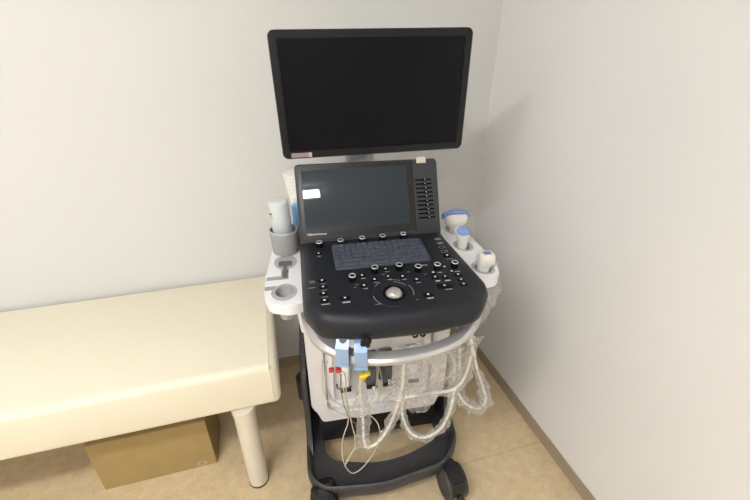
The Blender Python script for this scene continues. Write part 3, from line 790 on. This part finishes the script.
# second probe, oval blue head
LP = (.275, -.078, .90)
t = carried('ultrasound_probe', 'ultrasound probe with tilted oval blue head in the middle right holder', 'probe', LP, 'probes in the right holder tray')
bm = bmesh.new(); loft(bm, [ell(0, 0, -.03, .009, .009), ell(0, 0, 0, .013, .014), ell(0, 0, .03, .0165, .017), ell(-.001, 0, .05, .0165, .018), ell(-.002, 0, .064, .021, .019), ell(-.003, 0, .074, .0245, .021)])
obj('probe_body', bm, M['cream'], t, 70)
TH = Matrix.Translation((-.003, -.002, .079)) @ Matrix.Rotation(R(22), 4, 'Y') @ Matrix.Rotation(R(42), 4, 'X')
bm = bmesh.new(); loft(bm, [ell(0, 0, -.012, .024, .017), ell(0, 0, -.004, .0275, .0205), ell(0, 0, .001, .0275, .0205)]); bmesh.ops.transform(bm, matrix=TH, verts=bm.verts); obj('head_collar', bm, M['white'], t, 60)
bm = bmesh.new(); loft(bm, [ell(0, 0, .001, .0255, .0185), ell(0, 0, .006, .0245, .0178), ell(0, 0, .010, .020, .0135), ell(0, 0, .0115, .01, .006)]); bmesh.ops.transform(bm, matrix=TH, verts=bm.verts); obj('lens', bm, M['lens'], t, 60)
cable_part(t, LP, B); sleeve(t, LP, B, .016, .012, 5, .28, .72); 

# third probe, blocky white head wrapped in film
LP = (.283, -.222, .892)
t = carried('ultrasound_probe', 'blocky white ultrasound probe with small blue label, nearest in the right tray, wrapped in film', 'probe', LP, 'probes in the right holder tray')
bm = bmesh.new(); loft(bm, [ell(0, 0, -.03, .009, .009), ell(0, 0, 0, .0175, .015), ell(0, 0, .03, .019, .016), ell(0, 0, .042, .019, .017), ell(.001, 0, .048, .019, .017, p=.7), ell(.004, 0, .055, .0225, .020, p=.6), ell(.004, 0, .074, .0225, .020, p=.6), ell(.004, 0, .083, .020, .017, p=.6), ell(.004, 0, .085, .017, .014, p=.6)])
obj('probe_body', bm, M['cream'], t, 60)
bm = bmesh.new(); box(bm, (.003, -.002, .0856), (.022, .018, .001), .0003, 1); obj('top_label', bm, M['label_blue'], t, 0)
cable_part(t, LP, A)
sleeve(t, LP, A, .019, .016, 9, .33, .95)
# bag round the holder
bm = bmesh.new(); P = [Vector((.288, -.232, .925 - .0065 * k)) + Vector((.012 * math.sin(k * .22), 0, 0)) for k in range(30)]
crumple(bm, P, .040, .016, 22, 2, taper=.55, fr=30); o = obj('plastic_bag', shift(bm, LP), M['film'], t, 70); o['label'] = 'loose clear plastic bag'
bm = bmesh.new(); P = [Vector((.285, -.222, .935 + .0045 * k)) for k in range(12)]
crumple(bm, P, .027, .006, 20, 4, taper=.3, fr=50); o = obj('film_cover', shift(bm, LP), M['wrap'], t, 70)

# film-wrapped white cable hanging from the clamp into the port area
D = [(0.004, -.428, .816), (0.006, -0.395, 0.763), (0.023, -0.33, 0.608), (0.018, -0.3, 0.494), (-0.004, -0.28, 0.381), (-0.036, -0.27, 0.305), (-0.069, -0.26, 0.273), (-0.081, -0.25, 0.3), (-0.083, -0.25, 0.401), (-0.089, -0.26, 0.507), (-0.094, -0.28, 0.574), (-0.1, -0.34, 0.671), (-0.104, -0.42, 0.775)]
LE = (-.104, -.445, .79)
t = carried('ecg_cable', 'white cable with yellow plug looping down in a film sleeve below the steel clamps', 'cable', LE)
cable_part(t, LE, D, .0045)
bm = bmesh.new(); box(bm, (-.106, -.438, .793), (.022, .015, .010), .004, 2, Matrix.Rotation(R(-18), 4, 'Y')); cyl(bm, (-.104, -.430, .772), .005, .022, 16); box(bm, (-.095, -.438, .800), (.012, .012, .011), .003)
o = obj('plug', shift(bm, LE), M['yellow'], t, 50); o['label'] = 'yellow plug'
sleeve(t, LE, D, .024, .013, 12, .52, .80); sleeve(t, LE, D, .014, .010, 15, .22, .50)

# thin leads
leads = {
 'L1': [(-0.2, -0.412, 0.835), (-0.2, -0.36, 0.77), (-0.203, -0.33, 0.706), (-0.204, -0.3, 0.617), (-0.19, -0.28, 0.538), (-0.161, -0.27, 0.476), (-0.113, -0.26, 0.434), (-0.067, -0.26, 0.443), (-0.036, -0.25, 0.471), (-0.009, -0.2, 0.494), (0.0, -0.11, 0.482), (0, -.075, .48)],
 'L2': [(-0.186, -0.42, 0.84), (-0.19, -0.38, 0.79), (-0.193, -0.34, 0.714), (-0.19, -0.3, 0.61), (-0.169, -0.28, 0.538), (-0.126, -0.27, 0.491), (-0.082, -0.27, 0.49), (-0.049, -0.25, 0.501), (-0.026, -0.2, 0.52), (-0.0, -0.11, 0.504), (0, -.075, .50)],
 'L3': [(-.163, -.425, .815), (-0.158, -0.38, 0.751), (-0.149, -0.34, 0.657), (-0.137, -0.3, 0.541), (-0.135, -0.28, 0.44), (-0.15, -0.27, 0.369), (-0.158, -0.26, 0.296), (-0.157, -0.26, 0.227), (-0.142, -0.26, 0.167), (-0.121, -0.26, 0.143), (-0.088, -0.26, 0.168), (-0.055, -0.26, 0.226), (-0.03, -0.26, 0.29), (-0.027, -0.26, 0.341), (-0.036, -0.25, 0.38), (-0.058, -0.24, 0.407)],
 'L4': [(-.166, -.425, .815), (-0.145, -0.38, 0.746), (-0.141, -0.34, 0.648), (-0.132, -0.3, 0.518), (-0.123, -0.28, 0.424), (-0.114, -0.27, 0.35), (-0.115, -0.27, 0.304), (-0.132, -0.26, 0.242), (-0.152, -0.26, 0.192), (-0.143, -0.25, 0.208), (-0.124, -0.25, 0.247), (-0.095, -0.25, 0.266), (-0.053, -0.25, 0.266)]}
LF = (-.166, -.44, .82)
t = carried('ecg_lead_set', 'thin greyish leads with red plug hanging in loops at the left below the handle', 'leads', LF)
for k_, pts in leads.items():
    bm = bmesh.new(); tube(bm, pts, .0019, 8, 8); obj('lead', shift(bm, LF), M['lead'], t, 80)
bm = bmesh.new(); tube(bm, [(-0.155, -0.38, 0.75), (-0.155, -0.34, 0.658), (-0.144, -0.3, 0.53), (-0.125, -0.28, 0.448), (-0.1, -0.265, 0.40)], .0015, 8, 8); obj('lead', shift(bm, LF), mat('dark_lead', (.16, .16, .14), .5), t, 80)
bm = bmesh.new(); box(bm, (-.180, -.430, .818), (.013, .013, .008), .003, 2); box(bm, (-.164, -.430, .814), (.015, .013, .009), .003, 2); cyl(bm, (-.166, -.42, .803), .004, .014, 12)
o = obj('plug', shift(bm, LF), M['red'], t, 50); o['label'] = 'red plug'

# steel clamps with blue film on the handle
def clamp(x, yc, zc, rz, label, kn, width=.030):
    w = US @ Vector((x, yc, zc)); t = thing('steel_clamp', label, 'clamp', w, PSI + rz, 'clamps on the handle')
    bm = bmesh.new(); th = .002
    pr = [(.020, .044), (-.004, .036), (-.019, .022), (-.0205, -.006), (-.018, -.024), (.010, -.024)]
    inn = [(y_ + (.002 if i < 5 else 0), z_ + (-.002 if i < 2 else (.002 if i >= 4 else 0))) for i, (y_, z_) in enumerate(pr)]
    full = pr + list(reversed(inn))
    loft(bm, [[(-width / 2, a, b) for a, b in full], [(width / 2, a, b) for a, b in full]])
    obj('bracket', bm, M['bluefilm'], t, 20)
    bm = bmesh.new(); box(bm, (0, -.004, -.0285), (width * 1.05, .034, .007), .002, 2); obj('lower_jaw', bm, M['bluefilm'], t, 30)
    bm = bmesh.new()
    if kn:
        cyl(bm, (width * .45, .004, .036), .004, .02, 12, Matrix.Rotation(R(35), 4, 'X'))
        for q in range(4):
            a = PI / 2 * q + .5; v = cyl(bm, (width * .42 + .008 * math.cos(a), -.006 + .0, .046 + .008 * math.sin(a)), .0058, .010, 14, Matrix.Rotation(R(90), 4, 'X'))
        cyl(bm, (width * .42, -.004, .046), .008, .012, 16, Matrix.Rotation(R(90), 4, 'X'))
        o = obj('star_knob', bm, M['black'], t, 50); o['label'] = 'black four-lobed knob'
    else:
        lathe(bm, (0, -.005, .037), [(.004, 0), (.008, 0), (.008, .002), (.004, .002), (.004, 0)], 18, Matrix.Rotation(R(35), 4, 'X')); cyl(bm, (0, -.004, .036), .004, .004, 14, Matrix.Rotation(R(35), 4, 'X'))
        obj('screw', bm, M['port'], t, 50)
    return t
clamp(-.149, -.424, .866, R(-17), 'blue filmed steel clamp on the handle with a round screw, left one of the pair', False)
clamp(-.111, -.438, .862, R(-8), 'blue filmed steel clamp on the handle with a black star knob', True)

# loose crumpled film draped from the handle in front of the body
def drape(name, label, x0, x1, z1, z0_, yb, seed, amp=.03, bottom=None):
    bm = bmesh.new(); nx, nz = 46, 60; G = []
    for j in range(nz + 1):
        row = []
        for i in range(nx + 1):
            u, v = i / nx, j / nz
            low = z0_ + (bottom(u) if bottom else 0)
            x = x0 + (x1 - x0) * u + .012 * noise.noise(Vector((u * 3, v * 4, seed)))
            z = z1 + (low - z1) * v
            p = Vector((x * 14, z * 9, seed)); p2 = Vector((x * 40, z * 30, seed + 5))
            y = yb(v) + amp * noise.noise(p) * min(1, v * 3) + amp * .45 * abs(noise.noise(p2)) + amp * .2 * noise.noise(p2 * 2.6)
            row.append(bm.verts.new((x, y, z)))
        G.append(row)
    for j in range(nz):
        for i in range(nx): bm.faces.new((G[j][i], G[j][i + 1], G[j + 1][i + 1], G[j + 1][i]))
    loc = ((x0 + x1) / 2, yb(0), z1)
    bm = shift(bm, loc); o = obj(name, bm, M['sheet'], None, 75); o.location = US @ Vector(loc); o.rotation_euler = (0, 0, PSI)
    tag(o, label, 'plastic film'); return o
drape('plastic_film', 'clear crumpled plastic film hanging below the right half of the silver handle', -.01, .222, .83, .42, lambda v: -.395 + .16 * v, 3, .04, lambda u: .05 * math.sin(u * 9) - .02 * u)
